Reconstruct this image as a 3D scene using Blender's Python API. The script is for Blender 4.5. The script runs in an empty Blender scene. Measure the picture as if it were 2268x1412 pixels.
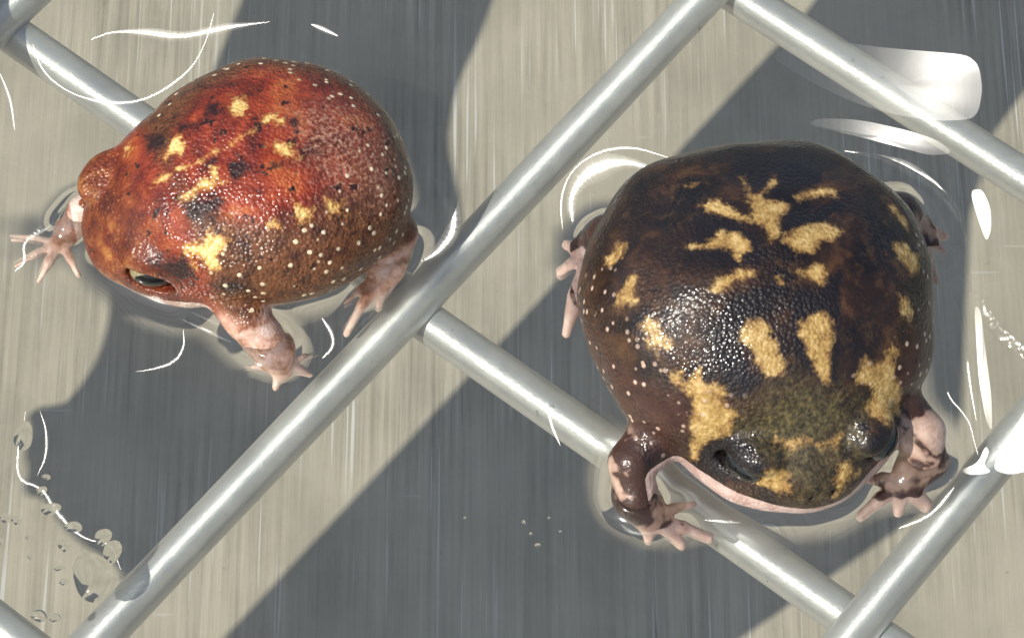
import bpy, math, random
import numpy as np
from mathutils import Vector, Matrix

S = 0.01                                    # everything below is written in centimetres
rng = np.random.default_rng(7)
random.seed(7)
scene = bpy.context.scene

# ------------------------------------------------------------------ camera
EL = math.radians(59.6)
DIST = 55.0
cam_d = bpy.data.cameras.new('camera')
cam = bpy.data.objects.new('camera', cam_d)
scene.collection.objects.link(cam)
cam.location = (0, -math.cos(EL) * DIST * S, math.sin(EL) * DIST * S)
cam.rotation_euler = (math.pi / 2 - EL, 0, 0)
cam_d.sensor_width = 36
cam_d.lens = 131.1
cam_d.clip_start = 0.01
cam_d.clip_end = 100
scene.camera = cam

# ------------------------------------------------------------------ sky, sun, exposure
SUN = Vector((-.5, -.4, .77)).normalized()
wd = bpy.data.worlds.new('World'); scene.world = wd; wd.use_nodes = True
nt = wd.node_tree
sky = nt.nodes.new('ShaderNodeTexSky'); sky.sky_type = 'NISHITA'; sky.sun_disc = False
sky.sun_elevation = math.asin(SUN.z); sky.sun_rotation = math.atan2(SUN.x, SUN.y)
sky.air_density = 1.0; sky.dust_density = 2.0; sky.ozone_density = 1.0
nt.nodes['Background'].inputs[1].default_value = 0.13
nt.links.new(sky.outputs[0], nt.nodes['Background'].inputs[0])
sl = bpy.data.lights.new('sun', 'SUN'); sl.energy = 4.7; sl.angle = math.radians(0.3); sl.color = (1, .95, .86)
so = bpy.data.objects.new('sun', sl); scene.collection.objects.link(so)
so.rotation_euler = SUN.to_track_quat('Z', 'Y').to_euler()
so.location = SUN * 2
vs = scene.view_settings
vs.view_transform = 'Standard'; vs.look = 'None'; vs.exposure = 0.0; vs.gamma = 1.0
vs.use_curve_mapping = False
scene.cycles.max_bounces = 5
scene.cycles.diffuse_bounces = 2
scene.cycles.glossy_bounces = 3
scene.cycles.transparent_max_bounces = 12
scene.cycles.sample_clamp_indirect = 4.0

# ------------------------------------------------------------------ helpers
def link(o, parent=None):
    scene.collection.objects.link(o)
    if parent is not None: o.parent = parent
    return o

def mesh_obj(name, verts, faces, mat, parent=None, smooth=True):
    me = bpy.data.meshes.new(name)
    v = np.asarray(verts, float) * S
    if isinstance(faces, np.ndarray):
        n, k = faces.shape
        me.vertices.add(len(v)); me.vertices.foreach_set('co', v.astype(np.float32).ravel())
        me.loops.add(n * k); me.loops.foreach_set('vertex_index', faces.astype(np.int32).ravel())
        me.polygons.add(n)
        me.polygons.foreach_set('loop_start', np.arange(0, n * k, k, dtype=np.int32))
        me.update(calc_edges=True)
    else:
        me.from_pydata(v.tolist(), [], faces)
    me.polygons.foreach_set('use_smooth', np.full(len(me.polygons), smooth))
    me.materials.append(mat)
    me.update()
    return link(bpy.data.objects.new(name, me), parent)

def empty(name, loc=(0, 0, 0), rz=0):
    o = bpy.data.objects.new(name, None)
    o.location = Vector(loc) * S; o.rotation_euler = (0, 0, rz)
    o.empty_display_size = 0.01
    return link(o)

def tag(o, label=None, cat=None, group=None, kind=None):
    if label: o['label'] = label
    if cat: o['category'] = cat
    if group: o['group'] = group
    if kind: o['kind'] = kind
    return o

def new_mat(name):
    m = bpy.data.materials.new(name); m.use_nodes = True
    t = m.node_tree
    for n in list(t.nodes): t.nodes.remove(n)
    out = t.nodes.new('ShaderNodeOutputMaterial')
    return m, t, out

class NB:
    """small node builder"""
    def __init__(s, t): s.t = t
    def n(s, typ, ins=None, **props):
        nd = s.t.nodes.new(typ)
        for k, v in props.items(): setattr(nd, k, v)
        for k, v in (ins or {}).items():
            if hasattr(v, 'is_output') or isinstance(v, bpy.types.NodeSocket): s.t.links.new(v, nd.inputs[k])
            else: nd.inputs[k].default_value = v
        return nd
    def math(s, op, a, b=None, c=None, clamp=False):
        ins = {0: a}
        if b is not None: ins[1] = b
        if c is not None: ins[2] = c
        nd = s.n('ShaderNodeMath', ins, operation=op, use_clamp=clamp)
        return nd.outputs[0]
    def ramp(s, fac, stops, interp='LINEAR'):
        nd = s.n('ShaderNodeValToRGB', {0: fac})
        cr = nd.color_ramp; cr.interpolation = interp
        while len(cr.elements) < len(stops): cr.elements.new(.5)
        for e, (p, c) in zip(cr.elements, stops):
            e.position = p
            e.color = (c, c, c, 1) if not hasattr(c, '__len__') else (*c, 1)
        return nd.outputs[0]
    def mix(s, fac, a, b, blend='MIX'):
        nd = s.n('ShaderNodeMix', data_type='RGBA', blend_type=blend)
        for i, v in ((0, fac), (6, a), (7, b)):
            if isinstance(v, bpy.types.NodeSocket): s.t.links.new(v, nd.inputs[i])
            elif i == 0: nd.inputs[0].default_value = v
            else: nd.inputs[i].default_value = (*v, 1)
        return nd.outputs[2]
    def cm(s, scale=(1, 1, 1), coord='Object', rot=(0, 0, 0)):
        """object coordinates in centimetres, scaled"""
        tc = s.n('ShaderNodeTexCoord')
        mp = s.n('ShaderNodeMapping', {0: tc.outputs[coord]})
        mp.inputs[3].default_value = tuple(100 * k for k in scale)
        mp.inputs[2].default_value = rot
        return mp.outputs[0]
    def noise(s, vec, scale, detail=3, rough=.5, dist=0.0, out='Fac'):
        nd = s.n('ShaderNodeTexNoise', {'Vector': vec, 'Scale': scale, 'Detail': detail, 'Roughness': rough, 'Distortion': dist})
        return nd.outputs[out]
    def attr(s, name):
        return s.n('ShaderNodeAttribute', attribute_name=name).outputs['Fac']
    def smooth(s, v, a, b):
        nd = s.n('ShaderNodeMapRange', {0: v, 1: a, 2: b}, interpolation_type='SMOOTHSTEP')
        return nd.outputs[0]

# ------------------------------------------------------------------ materials of the setting
def mat_steel_sheet():
    m, t, out = new_mat('brushed_steel'); b = NB(t)
    streak = b.noise(b.cm((5.0, .10, 1)), 1.0, 6, .62)
    fine = b.noise(b.cm((22, .35, 1)), 1.0, 4, .6)
    cloud = b.noise(b.cm((.25, .18, 1)), 1.0, 4, .55)
    grain = b.noise(b.cm((7, 6, 1)), 1.0, 4, .65)
    sc = b.noise(b.cm((9.0, .12, 1), rot=(0, 0, .02)), 1.0, 2, .4)
    scratch = b.smooth(sc, .64, .70)
    dk = b.smooth(b.noise(b.cm((7.0, .16, 1), rot=(0, 0, -.015)), 1.0, 3, .5), .62, .72)
    sc2 = b.noise(b.cm((.35, 6.0, 1), rot=(0, 0, 1.0)), 1.0, 2, .4)
    tint = b.noise(b.cm((1.6, 1.2, 1)), 1.0, 3, .6)
    scratch2 = b.smooth(sc2, .74, .77)
    patch = b.smooth(b.noise(b.cm((.16, .12, 1)), 1.0, 3, .55), .40, .62)
    f = b.math('ADD', b.math('ADD', b.math('MULTIPLY', b.math('SUBTRACT', streak, .5), b.math('MULTIPLY_ADD', patch, .55, .10)), .30), b.math('ADD', b.math('MULTIPLY', b.math('SUBTRACT', fine, .5), .15), b.math('ADD', b.math('MULTIPLY', cloud, .42), b.math('MULTIPLY', grain, .07))))
    col = b.ramp(f, [(.36, (.192, .172, .132)), (.58, (.356, .322, .250)), (.80, (.48, .44, .355))])
    s2 = b.math('MAXIMUM', b.math('MULTIPLY', scratch, patch), b.math('MULTIPLY', scratch2, .35))
    col = b.mix(b.math('MULTIPLY', b.math('MULTIPLY', dk, patch), .4), col, (.13, .125, .11))
    col = b.mix(b.math('MULTIPLY', b.smooth(tint, .52, .75), .35), col, (.37, .32, .27))
    col = b.mix(b.math('MULTIPLY', s2, .55), col, (.62, .62, .60))
    speck = b.smooth(b.noise(b.cm((3.5, 3.5, 1)), 1.0, 3, .55), .70, .76)
    col = b.mix(b.math('MULTIPLY', speck, .4), col, (.16, .15, .13))
    bm = b.n('ShaderNodeBump', {'Strength': .25, 'Distance': .0004, 'Height': streak})
    p = b.n('ShaderNodeBsdfPrincipled', {'Base Color': col, 'Metallic': .0, 'Roughness': .75, 'Specular IOR Level': .12, 'Normal': bm.outputs[0]})
    t.links.new(p.outputs[0], out.inputs[0]); return m

def mat_wire(name, tan):
    """drawn wire: fine lines along its length spread the highlight that way"""
    m, t, out = new_mat(name); b = NB(t)
    n1 = b.noise(b.cm((1.2, 1.2, 1.2)), 1.0, 5, .62)
    n2 = b.noise(b.cm((22, 22, 22)), 1.0, 2, .5)
    spots = b.smooth(b.noise(b.cm((7, 7, 7)), 1.0, 3, .6), .68, .74)
    col = b.ramp(n1, [(.3, (.60, .61, .64)), (.7, (.78, .79, .80))])
    col = b.mix(b.math('MULTIPLY', spots, .5), col, (.30, .30, .29))
    r = b.math('ADD', .47, b.math('MULTIPLY', n1, .2))
    bm = b.n('ShaderNodeBump', {'Strength': .10, 'Distance': .0005, 'Height': b.math('ADD', n2, b.math('MULTIPLY', n1, 2.0))})
    p = b.n('ShaderNodeBsdfPrincipled', {'Base Color': col, 'Metallic': .7, 'Roughness': r, 'Normal': bm.outputs[0],
            'Anisotropic': .86, 'Tangent': b.n('ShaderNodeCombineXYZ', {0: tan[0], 1: tan[1], 2: 0.0}).outputs[0]})
    t.links.new(p.outputs[0], out.inputs[0]); return m

def mat_clear(name, ior, rough, tint, bump=None, spec=1.0, haze=0.0, bend=None):
    """thin clear sheet: lets light straight through, mirrors by Fresnel"""
    m, t, out = new_mat(name); b = NB(t)
    nrm = None
    if bump:
        nrm = bump(b)
    fr = b.n('ShaderNodeFresnel', {'IOR': ior})
    tr = b.n('ShaderNodeBsdfTransparent', {'Color': (*tint, 1)})
    gl = b.n('ShaderNodeBsdfGlossy', {'Color': (spec, spec, spec, 1), 'Roughness': rough})
    if nrm is not None:
        t.links.new(nrm, fr.inputs['Normal']); t.links.new(nrm, gl.inputs['Normal'])
    thru = tr.outputs[0]
    if bend:        # where the sheet climbs steeply it bends what lies behind it
        rf = b.n('ShaderNodeBsdfRefraction', {'Color': (.99, .99, .99, 1), 'Roughness': .0, 'IOR': 1.33})
        thru = b.n('ShaderNodeMixShader', {0: b.attr(bend), 1: thru, 2: rf.outputs[0]}).outputs[0]
    mx = b.n('ShaderNodeMixShader', {0: fr.outputs[0], 1: thru, 2: gl.outputs[0]})
    res = mx.outputs[0]
    if haze > 0:
        df = b.n('ShaderNodeBsdfDiffuse', {'Color': (.8, .8, .8, 1)})
        mx2 = b.n('ShaderNodeMixShader', {0: haze, 1: res, 2: df.outputs[0]})
        res = mx2.outputs[0]
    t.links.new(res, out.inputs[0]); return m

def water_bump(b):
    n = b.noise(b.cm((1, 1, 1)), .55, 2, .4)
    return b.n('ShaderNodeBump', {'Strength': .3, 'Distance': .0004, 'Height': n}).outputs[0]

M_steel = mat_steel_sheet()
ROT = math.radians(-38.63)
N1 = np.array([math.cos(ROT), math.sin(ROT)]); N2 = np.array([-math.sin(ROT), math.cos(ROT)])
M_wire = mat_wire('zinc_long_wire', N2)
M_wire_x = mat_wire('zinc_cross_wire', N1)
M_water = mat_clear('water', 1.33, .12, (.97, .985, .97), water_bump, bend='meniscus')
M_tub = mat_clear('clear_plastic', 1.2, .15, (.975, .98, .965), haze=.006)
M_ledge = mat_clear('clear_ledge_plastic', 1.42, .29, (.985, .985, .975))
M_ripple = mat_clear('ripple_water', 1.33, .21, (.99, .99, .985))
def mat_drop():
    m, t, out = new_mat('droplet_water'); b = NB(t)
    g_ = b.n('ShaderNodeBsdfGlass', {'Color': (.98, .99, .98, 1), 'Roughness': .03, 'IOR': 1.33})
    t.links.new(g_.outputs[0], out.inputs[0]); return m
M_drop = mat_drop()

# ------------------------------------------------------------------ steel sheet under the rack
PZ = -40.0
def sheet(name, x0, x1, y0, y1, z, mat):
    return mesh_obj(name, [(x0, y0, z), (x1, y0, z), (x1, y1, z), (x0, y1, z)], [(0, 1, 2, 3)], mat, smooth=False)
st = sheet('steel_tabletop', -90, 90, -70, 110, PZ, M_steel)
tag(st, 'brushed steel sheet far under the wire rack', None, kind='structure')

# ------------------------------------------------------------------ wire rack
def rod(p0, p1, r, n=20, wob=0.0):
    p0, p1 = np.array(p0, float), np.array(p1, float)
    d = p1 - p0; L = np.linalg.norm(d); d /= L
    u = np.cross(d, (0, 0, 1.)); u /= np.linalg.norm(u); w = np.cross(u, d)
    segs = max(2, int(L / .8)); ph = rng.uniform(0, 6.28, 4)
    vs_, fs = [], []
    for i in range(segs + 1):
        t_ = i / segs; x = t_ * L
        off = wob * (math.sin(x * .31 + ph[0]) * u + math.sin(x * .43 + ph[1]) * w)
        rr = r * (1 + .012 * math.sin(x * 1.1 + ph[2]))
        for k in range(n):
            a = 2 * math.pi * k / n
            vs_.append(p0 + d * x + off + rr * (math.cos(a) * u + math.sin(a) * w))
    for i in range(segs):
        for k in range(n):
            a, b_ = i * n + k, i * n + (k + 1) % n
            fs.append((a, b_, b_ + n, a + n))
    fs.append(tuple(range(n))); fs.append(tuple(range(segs * n, (segs + 1) * n))[::-1])
    return vs_, fs

ROT = math.radians(-38.63)
N1 = np.array([math.cos(ROT), math.sin(ROT)]); N2 = np.array([-math.sin(ROT), math.cos(ROT)])
RW = .315
ZL, ZC = -.43, -.80
rack = tag(empty('wire_rack', (0, 0, ZL)), 'grey metal wire rack under the clear tub', 'rack')
XL, XR, YB, YT = -10.8, 14, -12, 16
def clip_line(o, d):
    """part of o+t*d inside the rack rectangle"""
    t0, t1 = -99, 99
    for k, (a, b_) in enumerate(((XL, XR), (YB, YT))):
        ta, tb = sorted(((a - o[k]) / d[k], (b_ - o[k]) / d[k]))
        t0, t1 = max(t0, ta), min(t1, tb)
    return (o + d * t0, o + d * t1) if t1 > t0 + 1 else None
for k in range(-2, 4):
    seg = clip_line(N1 * (-1.455 + k * 8.284), N2)
    if seg:
        a, b_ = seg; v, f = rod((a[0], a[1], 0), (b_[0], b_[1], 0), RW, 24, .015)
        mesh_obj('long_wire', v, f, M_wire, rack)
for k in range(-2, 4):
    seg = clip_line(N2 * (-.48 + k * 7.697), N1)
    if seg:
        a, b_ = seg; v, f = rod((a[0], a[1], ZC - ZL), (b_[0], b_[1], ZC - ZL), RW, 24, .015)
        mesh_obj('cross_wire', v, f, M_wire_x, rack)
# weld beads where the wires meet
def blob(c, r, rings=8, seg=14, jitter=.0):
    v, f = [], []
    for i in range(rings + 1):
        th = math.pi * i / rings
        for k in range(seg):
            ph = 2 * math.pi * k / seg
            j = 1 + jitter * math.sin(3 * ph + i)
            v.append((c[0] + r[0] * j * math.sin(th) * math.cos(ph), c[1] + r[1] * j * math.sin(th) * math.sin(ph), c[2] + r[2] * math.cos(th)))
    for i in range(rings):
        for k in range(seg):
            a, b_ = i * seg + k, i * seg + (k + 1) % seg
            f.append((a, a + seg, b_ + seg, b_))
    return v, f
for i in range(-1, 2):
    for j in range(-1, 3):
        p = N1 * (-1.455 + i * 8.284) + N2 * (-.48 + j * 7.697)
        if XL + 1 < p[0] < XR - 1 and YB + 1 < p[1] < YT - 1:
            for sg in (-1, 1):
                w_ = p + N1 * .29 * sg + N2 * rng.uniform(-.05, .05)
                v, f = blob((w_[0], w_[1], -.24), (rng.uniform(.15, .2), rng.uniform(.2, .27), .17), 8, 16, .12)
                mesh_obj('weld', v, f, M_wire, rack)

# ------------------------------------------------------------------ off-frame boards whose shade falls on the sheet
def mat_board():
    m, t, out = new_mat('grey_board'); b = NB(t)
    n = b.noise(b.cm((1, 1, 1)), 1.2, 4, .6)
    col = b.ramp(n, [(.3, (.16, .14, .12)), (.7, (.24, .21, .18))])
    p = b.n('ShaderNodeBsdfPrincipled', {'Base Color': col, 'Roughness': .8})
    t.links.new(p.outputs[0], out.inputs[0]); return m
M_board = mat_board()
def slab(name, poly, z, th, mat):
    n = len(poly)
    v = [(x, y, z) for x, y in poly] + [(x, y, z + th) for x, y in poly]
    f = [tuple(range(n))[::-1], tuple(range(n, 2 * n))] + [(i, (i + 1) % n, n + (i + 1) % n, n + i) for i in range(n)]
    return mesh_obj(name, v, f, mat, smooth=False)
ZB = -4.0
def smooth_poly(P, it=2):
    P = [np.array(p, float) for p in P]
    for _ in range(it):
        Q = []
        for i in range(len(P)):
            a, b_ = P[i], P[(i + 1) % len(P)]
            Q += [a * .75 + b_ * .25, a * .25 + b_ * .75]
        P = Q
    return [tuple(p) for p in P]
PA = [(-30.83, 16.29), (-23.82, 16.29), (-24.2, 14.87), (-24.58, 13.62), (-25.02, 12.54), (-25.27, 11.47), (-25.37, 10.26), (-25.18, 9.37), (-25.01, 8.48), (-24.92, 7.45), (-25.22, 6.0), (-33.64, -3.34), (-33.57, -2.88), (-34.13, -2.45), (-34.68, -2.09), (-35.31, -1.46), (-35.67, -0.75), (-36.35, -0.62), (-36.2, 0.06), (-36.38, 0.67), (-36.21, 1.29), (-36.39, 1.84), (-35.89, 1.93), (-35.53, 2.0), (-35.13, 2.46), (-34.8, 3.02), (-34.53, 3.72), (-34.37, 4.5), (-34.31, 5.28), (-34.39, 6.14), (-34.17, 7.16), (-33.79, 8.18), (-33.09, 9.37), (-32.4, 10.71), (-32.07, 11.93), (-31.8, 13.0), (-31.4, 14.4)]
PB = [(-31.45, -5.54), (-15.33, 14.4), (-14.08, 16.29), (-7.86, 16.29), (-8.05, 13.62), (-10.03, 10.71), (-10.89, 8.03), (-11.53, 1.63), (-12.46, -1.09), (-18.42, -5.54)]
o = slab('felt_mat', smooth_poly(PA, 1), ZB, .3, M_board); tag(o, 'grey curved felt mat out of frame left of the rack', 'mat')
o = slab('cardboard_sheet', PB, ZB, .3, M_board); tag(o, 'flat grey cardboard sheet out of frame beside the tub', 'cardboard')

# ------------------------------------------------------------------ signed distance toolkit for the frogs
def sd_ell(P, c, r, ax=None):
    q = P - np.array(c, np.float32)
    if ax is not None: q = q @ np.array(ax, np.float32).T
    r = np.array(r, np.float32)
    k0 = np.sqrt(((q / r) ** 2).sum(-1)); k1 = np.sqrt(((q / r ** 2) ** 2).sum(-1)) + 1e-6
    return k0 * (k0 - 1) / k1
def sd_cone(P, a, b, ra, rb):
    a = np.array(a, np.float32); b = np.array(b, np.float32)
    d = b - a; L2 = float((d * d).sum())
    t_ = np.clip(((P - a) @ d) / L2, 0, 1)
    q = P - a - t_[..., None] * d
    return np.sqrt((q * q).sum(-1)) - (ra + (rb - ra) * t_)
def smin(a, b, k):
    h = np.clip(.5 + .5 * (b - a) / k, 0, 1)
    return b + (a - b) * h - k * h * (1 - h)
def smax(a, b, k): return -smin(-a, -b, k)
def rotz(a):
    c, s = math.cos(a), math.sin(a); return np.array([[c, s, 0], [-s, c, 0], [0, 0, 1]])
def roty(a):
    c, s = math.cos(a), math.sin(a); return np.array([[c, 0, s], [0, 1, 0], [-s, 0, c]])

class Field:
    def __init__(s, lo, hi, h):
        s.lo = np.array(lo, np.float32); s.h = h
        s.n = np.ceil((np.array(hi) - np.array(lo)) / h).astype(int) + 1
        g = [s.lo[i] + h * np.arange(s.n[i], dtype=np.float32) for i in range(3)]
        s.P = np.stack(np.meshgrid(*g, indexing='ij'), -1)
        s.F = np.full(tuple(s.n), 9, np.float32)
    def box(s, lo, hi):
        a = np.clip(((np.array(lo) - s.lo) / s.h).astype(int), 0, s.n - 1)
        b = np.clip(((np.array(hi) - s.lo) / s.h).astype(int) + 2, 1, s.n)
        return tuple(slice(int(i), int(j)) for i, j in zip(a, b))
    def add(s, fn, lo, hi, k, sub=False):
        sl_ = s.box(np.array(lo) - 3 * k, np.array(hi) + 3 * k)
        P = s.P[sl_]
        d = fn(P)
        s.F[sl_] = smax(s.F[sl_], -d, k) if sub else smin(s.F[sl_], d, k)
    def ell(s, c, r, k=.2, ax=None, sub=False):
        c = np.array(c); m = max(r)
        s.add(lambda P: sd_ell(P, c, r, ax), c - m, c + m, k, sub)
    def limb(s, pts, k=.12):
        """pts: list of (x,y,z,r) joined into one tapered chain"""
        A = np.array(pts)
        lo = (A[:, :3] - A[:, 3:]).min(0); hi = (A[:, :3] + A[:, 3:]).max(0)
        def fn(P):
            d = None
            for a, b in zip(pts[:-1], pts[1:]):
                e = sd_cone(P, a[:3], b[:3], a[3], b[3])
                d = e if d is None else smin(d, e, .06)
            return d
        s.add(fn, lo, hi, k)
    def mesh(s):
        F = s.F; n = s.n
        ins = F < 0
        c = np.zeros(tuple(n - 1), np.int8)
        for dx in (0, 1):
            for dy in (0, 1):
                for dz in (0, 1):
                    c += ins[dx:n[0] - 1 + dx, dy:n[1] - 1 + dy, dz:n[2] - 1 + dz]
        act = (c > 0) & (c < 8)
        idx = np.argwhere(act)
        ids = np.full(act.shape, -1, np.int64); ids[act] = np.arange(len(idx))
        acc = np.zeros((len(idx), 3)); cnt = np.zeros(len(idx))
        I = idx
        for ax in range(3):
            o1, o2 = [k for k in range(3) if k != ax]
            for u in (0, 1):
                for v in (0, 1):
                    A = I.copy(); A[:, o1] += u; A[:, o2] += v
                    B = A.copy(); B[:, ax] += 1
                    fa = F[A[:, 0], A[:, 1], A[:, 2]]; fb = F[B[:, 0], B[:, 1], B[:, 2]]
                    cr = (fa < 0) != (fb < 0)
                    t_ = np.where(cr, fa / np.where(cr, fa - fb, 1), 0)
                    p = A.astype(float); p[:, ax] += t_
                    acc[cr] += p[cr]; cnt[cr] += 1
        V = acc / cnt[:, None] * s.h + s.lo
        quads = []
        for ax in range(3):
            o1, o2 = (ax + 1) % 3, (ax + 2) % 3
            sl0 = [slice(None)] * 3; sl1 = [slice(None)] * 3
            sl0[ax] = slice(0, n[ax] - 1); sl1[ax] = slice(1, n[ax])
            a = ins[tuple(sl0)]; b = ins[tuple(sl1)]
            E = np.argwhere(a != b)
            E = E[(E[:, o1] > 0) & (E[:, o2] > 0) & (E[:, o1] < n[o1] - 1) & (E[:, o2] < n[o2] - 1)]
            fl = a[E[:, 0], E[:, 1], E[:, 2]]
            def cell(d1, d2):
                C = E.copy(); C[:, o1] += d1; C[:, o2] += d2
                return ids[C[:, 0], C[:, 1], C[:, 2]]
            q = np.stack([cell(-1, -1), cell(0, -1), cell(0, 0), cell(-1, 0)], 1)
            q[~fl] = q[~fl][:, ::-1]
            quads.append(q)
        Q = np.concatenate(quads); Q = Q[(Q >= 0).all(1)]
        return V, Q
    def slice2d(s, z):
        k = (z - s.lo[2]) / s.h; i = int(k); f = k - i
        return s.F[:, :, i] * (1 - f) + s.F[:, :, i + 1] * f

def relax(V, Q, it=2, lam=.5):
    """light smoothing of the mesh"""
    e = np.concatenate([Q[:, [0, 1]], Q[:, [1, 2]], Q[:, [2, 3]], Q[:, [3, 0]]])
    for _ in range(it):
        acc = np.zeros_like(V); cnt = np.bincount(e[:, 0], minlength=len(V)) + np.bincount(e[:, 1], minlength=len(V))
        for k in range(3):
            acc[:, k] = np.bincount(e[:, 0], V[e[:, 1], k], len(V)) + np.bincount(e[:, 1], V[e[:, 0], k], len(V))
        V = V + lam * (acc / np.maximum(cnt, 1)[:, None] - V)
    return V

def az(P, c=(0, 0, 1.2)):
    """skin chart: angle from straight up about the body's centre, by bearing"""
    q = P - np.array(c); r = np.linalg.norm(q, axis=-1) + 1e-9
    th = np.arccos(np.clip(q[..., 2] / r, -1, 1)); ph = np.arctan2(q[..., 1], q[..., 0])
    return np.stack([th * np.cos(ph), th * np.sin(ph)], -1)

def poly_sd(X, poly):
    """signed distance in the chart, positive inside"""
    p = np.array(poly); d = np.full(len(X), 9.); inside = np.zeros(len(X), bool)
    lo, hi = p.min(0) - .25, p.max(0) + .25
    sel = ((X > lo) & (X < hi)).all(1); Y = X[sel]
    dd = np.full(len(Y), 9.); ii = np.zeros(len(Y), bool)
    for a, b in zip(p, np.roll(p, -1, 0)):
        e = b - a; t_ = np.clip(((Y - a) @ e) / (e @ e + 1e-12), 0, 1)
        dd = np.minimum(dd, np.linalg.norm(Y - a - t_[:, None] * e, axis=1))
        c = (a[1] > Y[:, 1]) != (b[1] > Y[:, 1])
        ii ^= c & (Y[:, 0] < (b[0] - a[0]) * (Y[:, 1] - a[1]) / (b[1] - a[1] + 1e-12) + a[0])
    d[sel] = dd; inside[sel] = ii
    return np.where(inside, d, -d)

def set_attr(o, name, val):
    a = o.data.attributes.new(name, 'FLOAT', 'POINT')
    a.data.foreach_set('value', np.asarray(val, np.float32))

def marks(X, polys):
    out = np.full(len(X), -.5)
    for p in polys: out = np.maximum(out, poly_sd(X, p))
    return np.clip(out, -.5, .5)
#MARKS_BEGIN
# outlines of the skin markings in the skin chart (see az)
F1_YELLOW = [
    [(0.808, -0.286), (0.705, -0.378), (0.582, -0.497), (0.506, -0.413), (0.548, -0.292), (0.606, -0.218), (0.703, -0.265), (0.786, -0.212)],
    [(-0.112, -0.616), (-0.23, -0.581), (-0.23, -0.418), (-0.137, -0.28), (-0.042, -0.306), (-0.042, -0.449)],
    [(-0.318, -0.202), (-0.467, -0.198), (-0.464, -0.084), (-0.462, 0.006), (-0.38, -0.017), (-0.36, -0.109), (-0.295, -0.114)],
    [(0.751, 0.247), (0.644, 0.202), (0.525, 0.179), (0.452, 0.18), (0.396, 0.107), (0.307, 0.156), (0.352, 0.229), (0.299, 0.348), (0.399, 0.325), (0.509, 0.345), (0.588, 0.298), (0.733, 0.294)],
    [(-0.228, 0.147), (-0.316, 0.129), (-0.399, 0.275), (-0.417, 0.362), (-0.314, 0.319), (-0.25, 0.239)],
    [(0.923, 0.634), (0.739, 0.715), (0.683, 0.654), (0.515, 0.753), (0.409, 0.864), (0.555, 0.89), (0.643, 0.91), (0.669, 0.99), (0.772, 0.97), (0.832, 0.831), (0.918, 0.917), (0.928, 0.805)],
    [(0.995, -0.725), (0.912, -0.736), (0.926, -0.609), (1.007, -0.601)],
    [(0.93, -0.089), (0.7, -0.092), (0.508, -0.043), (0.335, -0.069), (0.082, -0.043), (-0.137, -0.089), (-0.137, -0.041), (0.064, 0.006), (0.334, -0.019), (0.491, 0.006), (0.739, -0.042), (0.913, -0.042)],
    [(-0.215, 0.759), (-0.343, 0.787), (-0.32, 0.897), (-0.214, 0.886)],
    [(-0.483, 0.771), (-0.626, 0.784), (-0.594, 0.896), (-0.481, 0.889)],
    [(0.121, 0.828), (0.006, 0.857), (-0.016, 0.909), (0.096, 0.868)],
]
F1_BLACK = [
    [(0.79, -0.705), (0.64, -0.579), (0.621, -0.457), (0.758, -0.406), (0.828, -0.357), (0.839, -0.517)],
    [(0.495, -0.586), (0.252, -0.509), (0.328, -0.438), (0.496, -0.483)],
    [(0.152, -0.626), (0.008, -0.613), (-0.016, -0.46), (0.111, -0.414), (0.192, -0.52)],
    [(0.23, 0.18), (0.08, 0.201), (0.007, 0.316), (0.176, 0.393), (0.252, 0.302)],
    [(0.747, 0.34), (0.582, 0.345), (0.407, 0.381), (0.397, 0.516), (0.547, 0.57), (0.676, 0.581), (0.784, 0.45)],
    [(0.478, 0.081), (0.358, 0.032), (0.308, 0.107), (0.41, 0.106), (0.489, 0.163)],
    [(-0.464, -0.061), (-0.561, -0.037), (-0.502, 0.072)],
    [(-0.18, 0.331), (-0.333, 0.39), (-0.245, 0.439), (-0.2, 0.419)],
    [(1.236, 0.521), (1.087, 0.646), (0.958, 0.715), (0.939, 0.816), (0.918, 0.995), (1.017, 1.015), (1.13, 0.893), (1.248, 0.659)],
    [(0.875, 1.091), (0.555, 1.156), (0.453, 1.345), (0.757, 1.248)],
]
F1_PALE = [
    [(-0.543, -0.06), (-0.83, -0.118), (-0.995, 0.082), (-1.072, 0.365), (-1.028, 0.672), (-0.953, 0.825), (-0.798, 0.749), (-0.639, 0.67), (-0.515, 0.439), (-0.52, 0.247)],
]
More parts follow.
